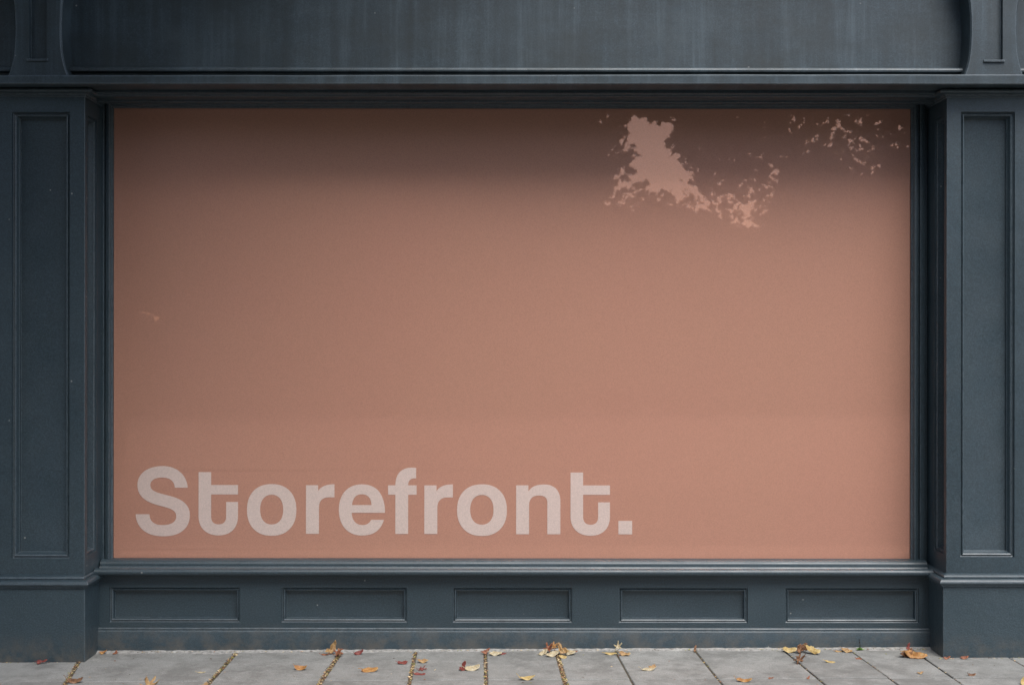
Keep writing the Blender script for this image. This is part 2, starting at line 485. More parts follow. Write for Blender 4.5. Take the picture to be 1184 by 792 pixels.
for i, contours in enumerate(LET):
    cu = bpy.data.curves.new('glyph', 'CURVE'); cu.dimensions = '2D'; cu.fill_mode = 'BOTH'; cu.extrude = .00035
    for ct in contours:
        sp = cu.splines.new('POLY'); sp.points.add(len(ct) - 1); sp.use_cyclic_u = True
        for p, (x, y) in zip(sp.points, ct): p.co = (px2x(x, .1025), py2z(y, .1025), 0, 1)
    tmp = bpy.data.objects.new('glyph_tmp', cu); COL.objects.link(tmp)
    me = bpy.data.meshes.new_from_object(tmp)
    bpy.data.objects.remove(tmp)
    me.materials.clear()
    me.transform(Matrix(((1,0,0,0),(0,0,-1,.1027),(0,1,0,0),(0,0,0,1))))
    link('letter' if i < 10 else 'full_stop', me, M_letter, vin, smooth=False)

# ------------------------------------------------------------------ ground
def flat(name, x0, x1, y0, y1, z, mat, kind='structure', nx=1):
    vs = []
    for i in range(nx + 1):
        x = x0 + (x1 - x0) * i / nx
        for y in (y0, y1): vs.append((x, y, z + ground_z(x)))
    o = link(name, mesh(vs, [(2*i, 2*i+1, 2*i+3, 2*i+2) for i in range(nx)]), mat, None, smooth=False)
    return tag(o, kind=kind)
KERB = -2.75
tag(flat('ground', -120, 120, -200, 60, -.16, M_asphalt), kind='structure')

J = [((0, 0), 0)] and [  # joints: two pixels each on the photograph's paving -> world lines
    ((75, 792), (90.5, 766.5), .020), ((240.5, 791), (271.7, 756.5), .020), ((369.2, 790.7), (393.3, 755.2), .022), ((473, 792), (480.7, 754), .017),
    ((562.6, 792), (561.3, 752.7), .016), ((655, 792), (645, 757.7), .021), ((733.6, 792), (714.6, 757.7), .009), ((836.8, 792), (803.9, 751.4), .009),
    ((953, 789.4), (905, 750), .008), ((1041, 792), (984, 751.4), .008), ((1115.8, 792), (1067.7, 759), .007), ((1194, 775), (1166.5, 759), .007)]
jl = []
for p, q, w in J:
    (xa, ya), (xb, yb_) = on_ground(*p), on_ground(*q)
    kx = (xa - xb) / (ya - yb_)
    jl.append((xb - kx * yb_, kx, w))          # x at the wall line, slope dx/dy, width
pitch = .45
left, right = [], []
x0, k0, _ = jl[0]
for i in range(8): left.insert(0, (x0 - .48 * (i + 1), k0 * .95, .012))
x1, k1, _ = jl[-1]
for i in range(8): right.append((x1 + .46 * (i + 1), k1 * .95, .008))
joints0 = left + jl + right
sm = MB()
rows = [(.03, -.535, .004), (-.542, -1.10, .006), (-1.108, -1.72, .006), (-1.728, -2.25, .006), (-2.258, KERB + .008, .006)]
rj = random.Random(11)
def slab(c, th=.05, inset=.003):
    # c: four top corners (x, y); small chamfer round the top
    cx = sum(p[0] for p in c)/4; cy = sum(p[1] for p in c)/4
    dz = rj.uniform(-.0012, .0012); ta = rj.uniform(-.0022, .0022); tb = rj.uniform(-.003, .003)
    def z(x, y): return ground_z(x) + dz + ta*(x-cx) + tb*(y-cy)
    top = []
    out = []
    for x, y in c:
        sx = math.copysign(inset*1.2, cx - x); sy = math.copysign(inset, cy - y)
        top.append((x + sx, y + sy, z(x, y))); out.append((x, y, z(x, y) - inset))
    bot = [(x, y, -th + ground_z(x)) for x, y in c]
    sm.add(top + out + bot, [(0,1,2,3)] + [(4+i, 4+(i+1)%4, (i+1)%4, i) for i in range(4)] + [(8+i, 8+(i+1)%4, 4+(i+1)%4, 4+i) for i in range(4)])
for ri, (ya, yb_, g) in enumerate(rows):
    jj = joints0 if ri < 2 else [(x + rj.uniform(.1, .3), k * .4, .009) for x, k, w in joints0]
    for a, b in zip(jj[:-1], jj[1:]):
        xa = lambda y, j=a: j[0] + j[1]*y + j[2]/2
        xb = lambda y, j=b: j[0] + j[1]*y - j[2]/2
        slab([(xa(ya), ya), (xb(ya), ya), (xb(yb_), yb_), (xa(yb_), yb_)])
pav = sm.build('pavement', M_slab, None, smooth=False)
tag(pav, kind='structure')
flat('pavement_bed', -6.6, 6.6, KERB + .01, .1, -.007, M_bed)
# uneven strip of pale mortar along the foot of the wall
mv, mf = [], []
n = 260
for i in range(n + 1):
    x = XL + (XR - XL) * i / n
    w = .024 + .016 * math.sin(i*.21) * math.sin(i*.057) + rj.uniform(-.007, .007)
    h = .0045 + rj.uniform(0, .0035)
    mv += [(x, -.016, ground_z(x) + h + .002), (x, -.024, ground_z(x) + h), (x, -.022 - w, ground_z(x) - .0015)]
for i in range(n):
    a = i*3; mf += [(a, a+1, a+4, a+3), (a+1, a+2, a+5, a+4)]
tag(link('pavement_edge', mesh(mv, mf), M_mortar, None), kind='structure')
# kerb, road, far pavement
kb = MB()
for i in range(-22, 22):
    kb.box(i*.6 + .004, i*.6 + .596, KERB - .15, KERB, -.15, .0)
ko = kb.build('kerb', M_kerb, None, bevel=.008); tag(ko, kind='structure')
tag(flat('road', -60, 60, -9.4, KERB - .15, -.125, M_asphalt), kind='structure')
fk = MB().box(-60, 60, -12.5, -9.4, -.3, -.112); tag(fk.build('far_pavement', M_asphalt, None, smooth=False), kind='structure')

# ------------------------------------------------------------------ crumbs in the joints
def flakes(name, pts, mat, smin, smax, seed):
    r = random.Random(seed); vs, fs = [], []
    for x, y, z in pts:
        s = r.uniform(smin, smax); yaw = r.uniform(0, 6.28)
        n = r.choice((4, 5, 6)); b = len(vs)
        tx, ty = r.uniform(-.5, .5), r.uniform(-.5, .5)
        for i in range(n):
            a = yaw + 6.283*i/n; rad = s * r.uniform(.5, 1) * (1 if i % 2 else .7)
            dx, dy = rad*math.cos(a), rad*math.sin(a)*.6
            vs.append((x + dx, y + dy, z + .0015 + abs(tx)*s*.3 + tx*dx + ty*dy))
        vs.append((x, y, z + .0015 + abs(tx)*s*.3 + s*.35*r.random()))
        c = len(vs) - 1
        for i in range(n): fs.append((b+i, b+(i+1) % n, c))
    me = bpy.data.meshes.new('mesh'); me.from_pydata(vs, [], fs); me.update()
    return link(name, me, mat, None, smooth=False)
def crumb_mat():
    m = NT('leaf_crumb')
    isl = m.n('NewGeometry').outputs['Random Per Island']
    c = m.ramp(isl, [(0, (.08, .04, .018)), (.22, (.20, .085, .035)), (.36, (.52, .34, .16)), (.52, (.62, .48, .28)), (.68, (.28, .27, .06)), (.82, (.30, .13, .06)), (.92, (.06, .05, .03))], 'CONSTANT')
    return m.principled(c, .8)
M_crumb = crumb_mat()
rc = random.Random(5); pts = []
for i, (x0, k, w) in enumerate(jl):
    dens = [330, 360, 400, 260, 220, 460, 80, 25, 20, 20, 15, 12][i]
    for _ in range(dens):
        y = -rc.random()**1.0 * .62 - .02
        if i in (6,) and y < -.16: continue
        pts.append((x0 + k*y + rc.gauss(0, w*.30), y, ground_z(x0) - .004 + rc.random()*.004))
for _ in range(260):       # along the wall foot
    x = rc.uniform(XL, XR); y = -.026 - abs(rc.gauss(0, .010))
    pts.append((x, y, ground_z(x) + .002))
for _ in range(110):
    x = rc.choice((rc.uniform(-2.42, -1.97), rc.uniform(1.99, 2.44), rc.uniform(1.80, 2.0))); y = (-.208 if abs(x) > 1.985 else -.03) - abs(rc.gauss(0, .007))
    pts.append((x, y, ground_z(x)))
for _ in range(110):       # scattered over the slabs
    x = rc.uniform(-2.6, 2.6); y = rc.uniform(-.8, -.05)
    pts.append((x, y, ground_z(x)))
cr = flakes('leaf_crumbs', pts, M_crumb, .0025, .0085, 9)
tag(cr, 'crumbs of dead leaf, moss and grit packed in the paving joints', 'leaf litter', kind='stuff')

# ------------------------------------------------------------------ fallen leaves
def leaf_mat(name, a, b, c2):
    m = NT(name)
    tc = m.n('TexCoord').outputs['Object']
    nz = m.n('TexNoise', ins={'Vector': tc, 'Scale': 45.0, 'Detail': 5.0, 'Roughness': .7}).outputs['Fac']
    nz2 = m.n('TexNoise', ins={'Vector': tc, 'Scale': 160.0, 'Detail': 3.0}).outputs['Fac']
    a, b, c2 = [tuple(v*.74 + .02 for v in q) for q in (a, b, c2)]
    c = m.ramp(nz, [(.32, a), (.50, b), (.64, c2)])
    c = m.mix(m.rng(nz2, .55, .75, 0, .6), c, tuple(k*.35 for k in a))
    bp = m.bump(nz2, .5, .001)
    p = m.n('BsdfPrincipled', ins={'Base Color': c, 'Roughness': .55, 'Normal': bp})
    t = m.n('BsdfTranslucent', ins={'Color': c})
    x = m.n('MixShader', ins={0: .18, 1: p.outputs[0], 2: t.outputs[0]})
    return m.done(x.outputs[0])
LM = {
 'orange': leaf_mat('orange_leaf', (.40, .15, .035), (.58, .27, .06), (.64, .38, .13)),
 'tan':    leaf_mat('tan_leaf', (.34, .17, .06), (.58, .34, .13), (.68, .48, .22)),
 'yellow': leaf_mat('yellow_leaf', (.56, .34, .08), (.70, .50, .18), (.76, .60, .30)),
 'cream':  leaf_mat('cream_leaf', (.50, .36, .18), (.68, .56, .34), (.74, .66, .46)),
 'brown':  leaf_mat('brown_leaf', (.11, .045, .018), (.28, .12, .045), (.46, .24, .10)),
 'red':    leaf_mat('red_leaf', (.16, .018, .012), (.28, .035, .022), (.34, .08, .04)),
 'rust':   leaf_mat('rust_leaf', (.20, .05, .02), (.38, .12, .045), (.48, .20, .08)),
}
def leaf_mesh(kind, L, curl, seed, crumple=.2):
    r = random.Random(seed)
    nA = 44 if kind == 'maple' else 28
    NR = 5
    lob = r.uniform(0, 6.28)
    def rad(t):
        if kind == 'maple':
            v = 0
            for c, a, w in ((0, 1, .30), (1.0, .86, .28), (-1.0, .86, .28), (2.0, .60, .26), (-2.0, .60, .26)):
                d = math.atan2(math.sin(t - c), math.cos(t - c))
                v = max(v, a * math.exp(-(d/w)**2))
            return .5 * (.30 + .70*v) * (1 + .10*math.sin(t*17 + lob))
        asp = {'oval': .56, 'narrow': .34, 'scrap': .62}[kind]
        x, y = math.cos(t), math.sin(t)
        v = 1 / math.sqrt(x*x + (y/asp)**2)
        v *= (1 + .18*max(0, x)**6) * (1 + .05*math.sin(t*11 + lob))
        if kind == 'scrap': v *= 1 + .28*math.sin(t*3 + lob) + .14*math.sin(t*7 + lob*2)
        return .5 * v
    p1, p2, p3 = r.uniform(0, 6.28), r.uniform(0, 6.28), r.uniform(0, 6.28)
    ca = r.uniform(-.5, .5)
    vs = []
    def place(x, y):
        # bend along the length and cup across it
        u = x*math.cos(ca) + y*math.sin(ca)
        th = curl * 2.2 * u
        if abs(curl) > 1e-3: X = math.sin(th) / (curl*2.2); Z = (1 - math.cos(th)) / (curl*2.2)
        else: X, Z = u, 0
        Z += abs(curl) * .55 * y*y * 1.6
        Z += crumple * (.10*math.sin(x*9 + p1)*math.cos(y*8 + p2) + .06*math.sin(y*19 + p3 + x*7)) + .03*crumple*math.cos(y*40)
        Y = y*math.cos(ca*.3) * (1 - .25*abs(curl))
        return (X*L, Y*L, Z*L)
    vs.append(place(0, 0))
    for q in range(1, NR + 1):
        f = q / NR
        for i in range(nA):
            t = 2*math.pi*i/nA; rr_ = rad(t) * f
            vs.append(place(rr_*math.cos(t), rr_*math.sin(t)))
    fs = [(0, 1+i, 1+(i+1) % nA) for i in range(nA)]
    for q in range(NR - 1):
        for i in range(nA):
            a = 1 + q*nA + i; b = 1 + q*nA + (i+1) % nA
            fs.append((a, a+nA, b+nA, b))
    # stalk
    s0 = len(vs)
    xs = -rad(math.pi)*.9
    for k in range(5):
        x = xs - .075*k
        X, Y, Z = place(x, .02*math.sin(k))
        w = .010*L
        vs += [(X, Y - w, Z), (X, Y + w, Z), (X, Y, Z + 1.6*w)]
    for k in range(4):
        a = s0 + k*3
        for j in range(3): fs.append((a+j, a+(j+1)%3, a+3+(j+1)%3, a+3+j))
    me = bpy.data.meshes.new('mesh'); me.from_pydata(vs, [], fs); me.update()
    return me
# px, py (foot of the leaf), width px, kind, colour, curl, crumple, yaw, lean, lift, label, category
LEAVES = [
 (50,765.5,10,'scrap','red',.5,.6,10,12,0,'tiny dark red leaf scrap at the foot of the left pilaster'),
 (87,789.5,17,'oval','brown',1.2,.8,8,10,0,'curled brown leaf just right of the leftmost paving joint'),
 (119,756,7,'scrap','orange',.9,.6,20,20,0,'small orange leaf scrap in the corner where the left pilaster meets the riser'),
 (134,756,6,'scrap','rust',.7,.5,70,10,0,'tiny rust leaf scrap on the mortar below the first riser panel'),
 (172,795,22,'maple','tan',.9,.9,60,16,.0,'spiky tan and brown maple leaf at the bottom edge of the pavement, left side'),
 (233,778,9,'narrow','cream',.4,.2,5,0,0,'small flat cream leaf sliver left of the second paving joint'),
 (237,793,8,'scrap','tan',.8,.5,40,10,0,'small tan scrap in the second paving joint at the bottom edge'),
 (348,774,14,'oval','orange',1.5,.3,-4,14,0,'bright orange leaf curled like a boat below the second riser panel'),
 (384,756,14,'scrap','tan',1.3,.9,60,38,.006,'crumpled tan leaf leaning against the skirting at the head of the third joint'),
 (391,759.5,15,'maple','rust',.9,1.1,35,18,.003,'rust brown crumpled leaf lying over the head of the third joint'),
 (376,757.5,9,'narrow','rust',.5,.4,0,3,0,'thin rust leaf poking left from the crumpled pile at the third joint'),
 (415,756.5,10,'oval','red',1.2,.5,25,22,0,'small dark red curled leaf against the skirting, right of the crumpled pile'),
 (427.5,776,18,'oval','orange',.45,.25,3,6,0,'flat oval orange yellow leaf left of the small red leaves by the fourth joint'),
 (465.5,767.5,11,'oval','red',.5,.5,0,8,0,'small red leaf just left of the fourth joint'),
 (489,766,11,'oval','tan',.8,.5,-8,14,0,'small tan orange leaf just right of the fourth joint, above two red ones'),
 (487.5,774.5,12,'maple','red',.5,.6,0,10,0,'upper of the two small red leaves right of the fourth joint'),
 (485,780,13,'narrow','red',.35,.4,-4,6,0,'lower of the two small red leaves right of the fourth joint'),
 (535.5,774.5,10,'scrap','red',1.3,.7,70,32,0,'dark red curled leaf touching a cream one below the third riser panel'),
 (546,774.5,16,'oval','cream',.8,.4,8,14,0,'cream and tan leaf touching a dark red one below the third riser panel'),
 (562,756,9,'scrap','rust',.9,.6,20,26,.002,'small rust leaf against the skirting at the head of the fifth joint'),
 (573,757.5,13,'oval','cream',.6,.6,0,12,0,'pale leaf with red edge lying against the skirting right of the fifth joint'),
 (581,756.5,9,'narrow','red',.5,.5,15,12,0,'dark red leaf tip at the right end of the small pile by the fifth joint'),
 (609,785.5,18,'narrow','yellow',1.2,.3,4,10,0,'pale yellow boat shaped leaf on the slab below the third riser panel'),
 (628,757,11,'oval','cream',.8,.7,30,22,0,'pale pink leaf at the left end of the largest leaf pile by the skirting'),
 (634,755,14,'maple','rust',1.1,1.0,50,34,.010,'dark rust leaf standing in the largest leaf pile by the skirting'),
 (638.5,759,14,'oval','cream',.7,.4,14,16,.002,'cream leaf lying in front in the largest leaf pile by the skirting'),
 (641,753.5,10,'maple','orange',1.0,.7,95,60,.012,'upright orange brown leaf tip at the top of the largest leaf pile'),
 (650,757,14,'scrap','tan',1.1,.8,-40,30,.008,'tan and green leaf in the middle of the largest leaf pile, over the sixth joint'),
 (651,760.5,9,'oval','yellow',.9,.4,-10,22,0,'yellow green leaf at the front of the largest leaf pile'),
 (658.5,757,13,'oval','cream',.7,.7,0,20,.002,'cream leaf right of the sixth joint at the end of the largest leaf pile'),
 (663,756,9,'narrow','rust',.6,.5,10,18,.006,'thin rust leaf at the right end of the largest leaf pile'),
 (706,756.5,13,'narrow','yellow',.4,.3,-3,6,0,'thin yellow leaf lying left of an upright cream leaf by the skirting'),
 (715,754.5,12,'maple','cream',.7,.7,90,62,.008,'pale cream leaf standing upright against the skirting at the seventh joint'),
 (722,757.5,12,'oval','tan',.7,.6,-12,14,0,'tan orange leaf lying at the foot of an upright cream leaf'),
 (749,774.5,15,'narrow','cream',.6,.5,4,8,0,'long cream leaf with a dark centre below the fourth riser panel'),
 (755,773,8,'scrap','tan',1.0,.6,10,24,.004,'small tan leaf curled on the end of a long cream leaf'),
 (804,753,8,'narrow','brown',.8,.6,75,50,0,'dark brown twig like leaf at the head of the eighth joint'),
 (860,787.5,16,'narrow','orange',.8,.6,-8,14,0,'orange leaf rolled at one end, lying over the cross joint near the bottom edge'),
 (891,784,5,'scrap','rust',.6,.4,0,6,0,'tiny rust scrap on the cross joint between two longer leaves'),
 (935,784,5,'scrap','rust',.6,.4,40,6,0,'tiny rust scrap at the end of the cross joint, left of the ninth joint'),
 (913,753.5,15,'oval','yellow',.8,.5,2,16,0,'yellow tan leaf at the left end of the pile below the fifth riser panel'),
 (926,754,13,'scrap','brown',1.2,1.0,40,30,.003,'dark brown leaf in the middle of the pile below the fifth riser panel'),
 (931,753,8,'scrap','brown',1.2,.8,90,60,.010,'brown leaf tip sticking up from the pile below the fifth riser panel'),
 (939.5,755.5,16,'oval','yellow',1.0,.7,-28,24,.004,'big pale curled leaf at the right end of the pile below the fifth riser panel'),
 (923.5,766.5,15,'maple','brown',1.2,1.0,22,30,0,'brown crumpled leaf with raised lobes sitting on the ninth joint'),
 (959.7,765.5,12,'narrow','yellow',.6,.3,-12,6,0,'small yellow sliver of leaf alone on the slab left of the tenth joint'),
 (970,753,9,'narrow','tan',.5,.3,0,8,0,'thin tan leaf on the mortar left of the tenth joint'),
 (979,753.5,11,'oval','tan',.8,.6,-22,16,0,'tan leaf touching the head of the tenth joint near the green weed'),
 (993,761.5,6,'scrap','rust',.5,.4,-20,4,0,'tiny rust scrap on the slab beside the tenth joint'),
 (1050.5,754,7,'scrap','red',1.0,.7,60,50,.016,'small dark red leaf on top of the big yellow one by the right pilaster'),
 (1048,758.5,15,'oval','brown',1.2,.8,24,26,.0,'brown leaf half under the big yellow one by the right pilaster'),
 (1058,759.5,23,'oval','orange',.7,.6,-8,14,.001,'big yellow orange leaf on the eleventh joint beside the right pilaster'),
 (1064.6,778,6,'scrap','tan',.4,.4,10,3,0,'tiny pale scrap on the slab in front of the big yellow leaf'),
 (1092,759.5,7,'scrap','rust',.7,.6,0,12,0,'small rust scrap at the front corner of the right pilaster base'),
 (1113.3,760,8,'oval','rust',.8,.6,10,22,0,'small rust leaf against the face of the right pilaster base'),
 (1123.4,780.5,8,'oval','brown',1.2,.6,-8,14,0,'small brown curled leaf alone on the slab in front of the right pilaster'),
 (1184,790,12,'oval','yellow',1.1,.5,60,34,0,'yellow leaf cut by the right edge of the photo'),
]
for i, (px, py, w, kind, colr, curl, cr_, yaw, lean, lift, lab) in enumerate(LEAVES):
    x, y = on_ground(px, py)
    wall = -.034 if abs(x) < 1.985 else -.215
    L = w * (6 + y) / 1440
    if kind == 'maple': L *= 1.12
    curl *= .62; lean = lean + 13 if lean < 40 else lean
    L *= (1 + .22*curl)
    me = leaf_mesh(kind, L, curl, 100 + i, cr_)
    rot = Matrix.Rotation(R(lean), 4, 'X') @ Matrix.Rotation(R(yaw), 4, 'Z')
    me.transform(rot)
    ys = [v.co.y for v in me.vertices]; zs = [v.co.z for v in me.vertices]
    y = min(y, wall - max(ys))
    o = link('fallen_leaf', me, LM[colr], None, angle=60)
    o.location = (x, y, ground_z(x) - min(zs) + .0008 + lift)
    m = o.modifiers.new('thickness', 'SOLIDIFY'); m.thickness = .0007
    tag(o, lab, 'leaf', 'autumn leaves fallen on the pavement')

# weed at the foot of the wall
M_weed = simple('weed_green', (.14, .26, .05), .5, .4, 60)
M_stem = simple('weed_dark_stem', (.02, .016, .012), .8, .3, 60)
wx, wy = px2x(994.3, -.045), -.045
weed = empty('weed', (wx, wy, ground_z(wx)))
tag(weed, 'tiny green weed with a dark dead stalk growing at the wall foot', 'weed')
wl = MB(); rw = random.Random(4)
for i in range(20):
    a = rw.uniform(0, 6.28); el = rw.uniform(.1, 1.2); L = rw.uniform(.011, .022); wd = L*.32
    d = Vector((math.cos(a)*math.cos(el), math.sin(a)*math.cos(el)*.5, math.sin(el))); s = Vector((-math.sin(a), math.cos(a), 0))
    b = Vector((rw.uniform(-.010, .010), rw.uniform(-.005, .005), .001))
    wl.add([b, b + d*L*.5 + s*wd, b + d*L + Vector((0, 0, -L*.2)), b + d*L*.5 - s*wd], [(0,1,2,3)])
o = link('foliage', mesh(wl.v, wl.f, fix=False), M_weed, weed, smooth=False)
st = MB()
zc = 0
for i, rad in enumerate((.0012, .0010, .0028, .0010, .0012, .0030, .0011, .0024)):
    z0, z1 = .006 + i*.0058, .006 + (i+1)*.0058
    vs = [(rad*math.cos(k*1.0472) + .0015*math.sin(z*90), rad*math.sin(k*1.0472), z) for z in (z0, z1) for k in range(6)]
    st.add(vs, [(k, (k+1)%6, 6+(k+1)%6, 6+k) for k in range(6)] + [tuple(range(6)), tuple(range(6, 12))])
st.build('stem', M_stem, weed)

# ------------------------------------------------------------------ trees (behind the viewer; they shade the shopfront and show in the glass)
MAPLE = [(.0, -.5), (.10, -.22), (.42, -.30), (.34, -.06), (.52, .12), (.26, .14), (.22, .30), (0, .55), (-.22, .30), (-.26, .14), (-.52, .12), (-.34, -.06), (-.42, -.30), (-.10, -.22)]
CLUMP = [(.0, -.5), (.35, -.25), (.5, .1), (.15, .2), (.1, .5), (-.3, .3), (-.5, -.05), (-.2, -.15)]
def crown(name, centers, n, size, shape, mat, parent, seed, keep=None, core=0):
    rng = np.random.default_rng(seed)
    out = []
    w = np.array([c[3]*c[4]*c[5] for c in centers]); w = w / w.sum()
    while len(out) < n:
        c = centers[rng.choice(len(centers), p=w)]
        d = rng.normal(size=3); d /= np.linalg.norm(d)
        rr_ = rng.random() ** (1/2.2)
        p = np.array(c[:3]) + d * rr_ * np.array(c[3:6]) * (1 + .12*np.sin(d[0]*9 + d[2]*7 + c[0]))
        if keep and not keep(p, rng): continue
        out.append(p)
    P = np.array(out); k = len(shape)
    sh = np.array(shape)
    nrm = rng.normal(size=(n, 3)); nrm[:, 2] += .6; nrm /= np.linalg.norm(nrm, axis=1)[:, None]
    a = rng.normal(size=(n, 3)); a[:, 2] -= 1.0
    u = a - (a*nrm).sum(1)[:, None]*nrm; u /= np.linalg.norm(u, axis=1)[:, None]
    v = np.cross(nrm, u)
    s = size * rng.uniform(.6, 1.25, n)
    V = P[:, None, :] + s[:, None, None] * (sh[None, :, 0, None]*v[:, None, :] + sh[None, :, 1, None]*u[:, None, :])
    V = V + (nrm * (s*.15)[:, None])[:, None, :] * (np.abs(sh[:, 0])*2)[None, :, None]
    verts = V.reshape(-1, 3).tolist(); faces = [tuple(range(i*k, i*k + k)) for i in range(n)]
    if core:                                   # dense twiggy heart of the crown
        for c in centers:
            b = len(verts)
            for q in range(7):
                for t in range(10):
                    ph_, th = math.pi*(q + .5)/7, 2*math.pi*t/10
                    g = core * (1 + .18*math.sin(t*2.1 + q*1.7 + c[0]))
                    verts.append([c[0] + c[3]*g*math.sin(ph_)*math.cos(th), c[1] + c[4]*g*math.sin(ph_)*math.sin(th), c[2] + c[5]*g*math.cos(ph_)])
            faces += [(b+q*10+t, b+q*10+(t+1)%10, b+(q+1)*10+(t+1)%10, b+(q+1)*10+t) for q in range(6) for t in range(10)]
            faces += [tuple(b+t for t in range(10)), tuple(b+60+t for t in range(10))]
    me = bpy.data.meshes.new('mesh')
    me.from_pydata(verts, [], faces)
    me.update()
    return link(name, me, mat, parent, smooth=False)
def tube(mb, pts, rads, n=8):
    vs = []; fs = []
    for i, p in enumerate(pts):
        p = Vector(p); q = Vector(pts[min(i+1, len(pts)-1)]) - Vector(pts[max(i-1, 0)])
        q.normalize(); u = q.orthogonal().normalized(); v = q.cross(u)
        for k in range(n):
            t = 2*math.pi*k/n; vs.append(p + (u*math.cos(t) + v*math.sin(t))*rads[i])
    for i in range(len(pts)-1):
        for k in range(n): fs.append((i*n+k, i*n+(k+1)%n, (i+1)*n+(k+1)%n, (i+1)*n+k))
    mb.add(vs, fs)
def trunk(parent, base, fork, ends, r0):
    m = MB(); b = Vector(base); f = Vector(fork)
    tube(m, [b, b.lerp(f, .5) + Vector((.06, .03, 0)), f], [r0*1.25, r0, r0*.8], 10)
    for e in ends:
        e = Vector(e); mid = f.lerp(e, .5) + Vector((0, 0, .25))
        tube(m, [f, mid, e], [r0*.6, r0*.36, r0*.06], 6)
    return m.build('trunk', M_bark, parent)

# maple on the left of the gap seen in the glass
def keepL(p, rng):
    x, y, z = p
    lim = 1.46 + .09*math.sin(z*9) - max(0, 3.6 - z)*.16 if z < 4.15 else 1.75
    if x > lim: return False
    bottom = 3.05 + .16*math.sin(x*5) + .1*math.sin(x*13)
    if z < bottom: return rng.random() < .02
    if z < bottom + .9 and rng.random() > (z - bottom)/.9 + .25: return False
    return True
tA = empty('maple_tree', (-4.9, -8.7, 0))
tag(tA, 'broad maple across the street, mirrored dark along the top left of the window', 'tree', 'street trees mirrored in the window')
crA = [(-4.0,-8.7,5.2,2.4,1.3,2.3), (-1.6,-8.6,4.9,2.0,1.1,1.9), (.3,-8.6,4.6,1.5,.9,1.6), (.85,-8.6,3.9,.62,.5,.85), (1.22,-8.6,3.85,.34,.34,.80), (-.6,-8.6,4.0,1.2,.5,.9), (-2.8,-9,7.4,2.4,1.5,1.8)]
o = crown('crown', crA, 25000, .125, MAPLE, M_leafA, tA, 1, keepL)
tk = trunk(tA, (-4.9,-8.7,-.02), (-4.5,-8.7,3.3), [(-4.2,-8.8,6.6),(-2.0,-8.6,6.2),(.5,-8.6,4.9),(-3.1,-8.9,7.8)], .20)
for c in (o, tk): c.matrix_parent_inverse = Matrix.Translation((4.9, 8.7, 0))

# thinner maple on the right of the gap
def keepR(p, rng):
    x, y, z = p
    if z < 4.12:
        lim = 1.93 + max(0, 3.9 - z)*.46 + .08*math.sin(z*11)
    else: lim = 1.25
    if x < lim: return False
    bottom = 3.05 + .12*math.sin(x*6) + (.45*min(1, max(0, (x-2.6)/.8)))
    if z < bottom: return rng.random() < .03
    if x > 3.3 and rng.random() < .45: return False
    return True
tB = empty('maple_tree', (5.6, -8.8, 0))
tag(tB, 'thin crowned maple across the street, its sprigs mirrored at the top right of the window', 'tree', 'street trees mirrored in the window')
crB = [(2.5,-8.6,4.2,.75,.5,1.15), (2.6,-8.6,4.4,1.1,.7,1.35), (4.2,-8.7,4.6,1.5,.9,1.3), (5.8,-8.8,4.8,1.5,1.0,1.4), (1.72,-8.6,4.30,.42,.3,.24)]
o = crown('crown', crB, 10000, .125, MAPLE, M_leafA, tB, 2, keepR)
tk = trunk(tB, (5.6,-8.8,-.02), (5.4,-8.8,3.2), [(5.9,-8.8,5.9),(4.2,-8.7,5.0),(2.4,-8.6,4.7)], .13)
for c in (o, tk): c.matrix_parent_inverse = Matrix.Translation((-5.6, 8.8, 0))

# unseen dense tree, added at the near kerb to shade the left end of the fascia
tC = empty('added_shade_tree', (-4.3, -3.6, 0))
tag(tC, 'unseen dense tree added at the near kerb to shade the left end of the fascia', 'tree')
crC = [(-3.4,-3.0,6.2,2.0,1.6,1.5), (-1.7,-1.9,5.3,1.2,1.3,1.15), (-3.3,-1.9,5.1,1.4,1.4,1.15), (-5.2,-2.2,5.4,1.6,1.5,1.4), (-2.2,-2.6,6.6,1.5,1.4,1.2), (-.6,-1.8,5.9,.8,1.0,.7)]
o = crown('crown', crC, 11500, .26, CLUMP, M_leafB, tC, 3)
tk = trunk(tC, (-4.7,-3.25,-.02), (-4.5,-3.4,3.9), [(-3.2,-3.6,7.0),(-5.2,-3.4,7.6),(-1.8,-3.5,7.3)], .17)
for c in (o, tk): c.matrix_parent_inverse = Matrix.Translation((4.3, 3.6, 0))

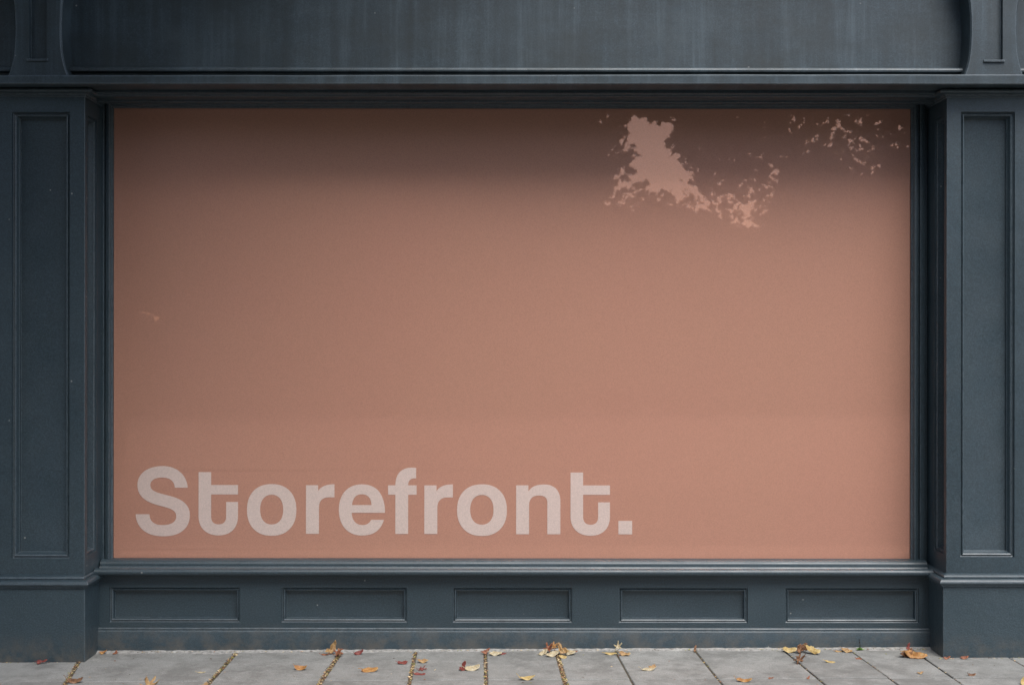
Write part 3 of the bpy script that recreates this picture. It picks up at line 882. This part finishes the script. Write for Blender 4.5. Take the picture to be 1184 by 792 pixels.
# row of far trees closing the view down the square
far = [(-17,-26,13),(-8.3,-30,13),(-11,-25,12.5),(-5.5,-27,12),(-2.7,-30,12),(-.2,-28,11),(4.3,-31,6.5),(7.2,-32,7.1),(8.9,-28,8.2),(12.4,-28,8.5),(18.0,-28,8.2)]
flab = ['tallest far tree at the left end of the row behind the street', 'tall far tree set back between two others at the left of the row', 'tall far tree second from the left in the row behind the street',
        'far tree mirrored faintly left of the middle of the window', 'far tree mirrored dark just left of the middle of the window', 'rounded far tree mirrored just left of the bright gap',
        'lowest far tree, mirrored under the bright gap in the leaves', 'low far tree mirrored right below the right end of the bright gap', 'taller far tree mirrored just right of the bright gap',
        'tall far tree mirrored at the right of the window', 'far tree at the right end of the row behind the street']
for i, (x, y, h) in enumerate(far):
    t = empty('tree', (x, y, 0)); tag(t, flab[i], 'tree', 'far trees behind the street')
    rr2 = random.Random(50 + i)
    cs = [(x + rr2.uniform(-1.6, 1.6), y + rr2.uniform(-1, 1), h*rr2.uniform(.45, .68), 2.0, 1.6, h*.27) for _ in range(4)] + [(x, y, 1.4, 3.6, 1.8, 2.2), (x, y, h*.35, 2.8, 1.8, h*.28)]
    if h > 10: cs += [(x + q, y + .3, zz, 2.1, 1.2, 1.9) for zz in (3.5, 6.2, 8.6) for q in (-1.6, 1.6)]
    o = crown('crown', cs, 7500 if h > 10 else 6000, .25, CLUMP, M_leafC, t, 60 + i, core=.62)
    tk = trunk(t, (x, y, -.16), (x, y, h*.4), [(x-1, y, h*.7), (x+1, y, h*.7)], .2)
    for c in (o, tk): c.matrix_parent_inverse = Matrix.Translation((-x, -y, 0))

hg = empty('hedge', (0, -22, 0))
tag(hg, 'long dark garden hedge under the far trees, mirrored faintly across the middle of the window', 'hedge')
hc = [(x, -22 + .15*math.sin(x), .95, 1.0, .55, 1.25 + .12*math.sin(x*1.3)) for x in [-24 + 1.1*q for q in range(44)]]
o = crown('foliage', hc, 9000, .16, CLUMP, M_leafB, hg, 99, core=.88)
o.matrix_parent_inverse = Matrix.Translation((0, 22, 0))

# ------------------------------------------------------------------ light, sky, camera
SUN_EL, SUN_AZ = 57, 22            # azimuth to the right of straight out from the wall
w = bpy.data.worlds.new('World'); sc.world = w; w.use_nodes = True
nt = w.node_tree; nt.nodes.clear()
sky = nt.nodes.new('ShaderNodeTexSky'); sky.sky_type = 'NISHITA'; sky.sun_disc = False
sky.sun_elevation = R(SUN_EL); sky.sun_rotation = R(180 - SUN_AZ)
sky.air_density = 1.0; sky.dust_density = 1.6; sky.ozone_density = 1.0
hsv = nt.nodes.new('ShaderNodeHueSaturation'); hsv.inputs['Saturation'].default_value = .85
bg = nt.nodes.new('ShaderNodeBackground'); bg.inputs['Strength'].default_value = .095
wo = nt.nodes.new('ShaderNodeOutputWorld')
nt.links.new(sky.outputs[0], hsv.inputs['Color']); nt.links.new(hsv.outputs[0], bg.inputs[0]); nt.links.new(bg.outputs[0], wo.inputs[0])

sd = bpy.data.lights.new('sun', 'SUN'); sd.energy = 1.5; sd.angle = R(36); sd.color = (1.0, .98, .95)
so = bpy.data.objects.new('sun', sd); COL.objects.link(so)
to_sun = Vector((math.sin(R(SUN_AZ))*math.cos(R(SUN_EL)), -math.cos(R(SUN_AZ))*math.cos(R(SUN_EL)), math.sin(R(SUN_EL))))
so.rotation_euler = to_sun.to_track_quat('Z', 'Y').to_euler()
so.location = to_sun * 20

cd = bpy.data.cameras.new('camera'); cd.sensor_width = 36; cd.lens = 36*1440/1184; cd.clip_end = 600; cd.clip_start = .05
co_ = bpy.data.objects.new('camera', cd); COL.objects.link(co_)
co_.location = (0, -6, H)
co_.rotation_euler = (R(90), R(-.06), 0)
sc.camera = co_
sc.render.resolution_x, sc.render.resolution_y = 1024, 684
# photo is 1184x792 (1.4949) against 1024x684 (1.4971): same centre, same width
vs_ = sc.view_settings
vs_.view_transform = 'Standard'; vs_.look = 'None'; vs_.exposure = 1.27; vs_.gamma = 1.0; vs_.use_curve_mapping = False
sc.cycles.max_bounces = 4; sc.cycles.diffuse_bounces = 2; sc.cycles.glossy_bounces = 3; sc.cycles.transparent_max_bounces = 12
sc.cycles.use_denoising = True
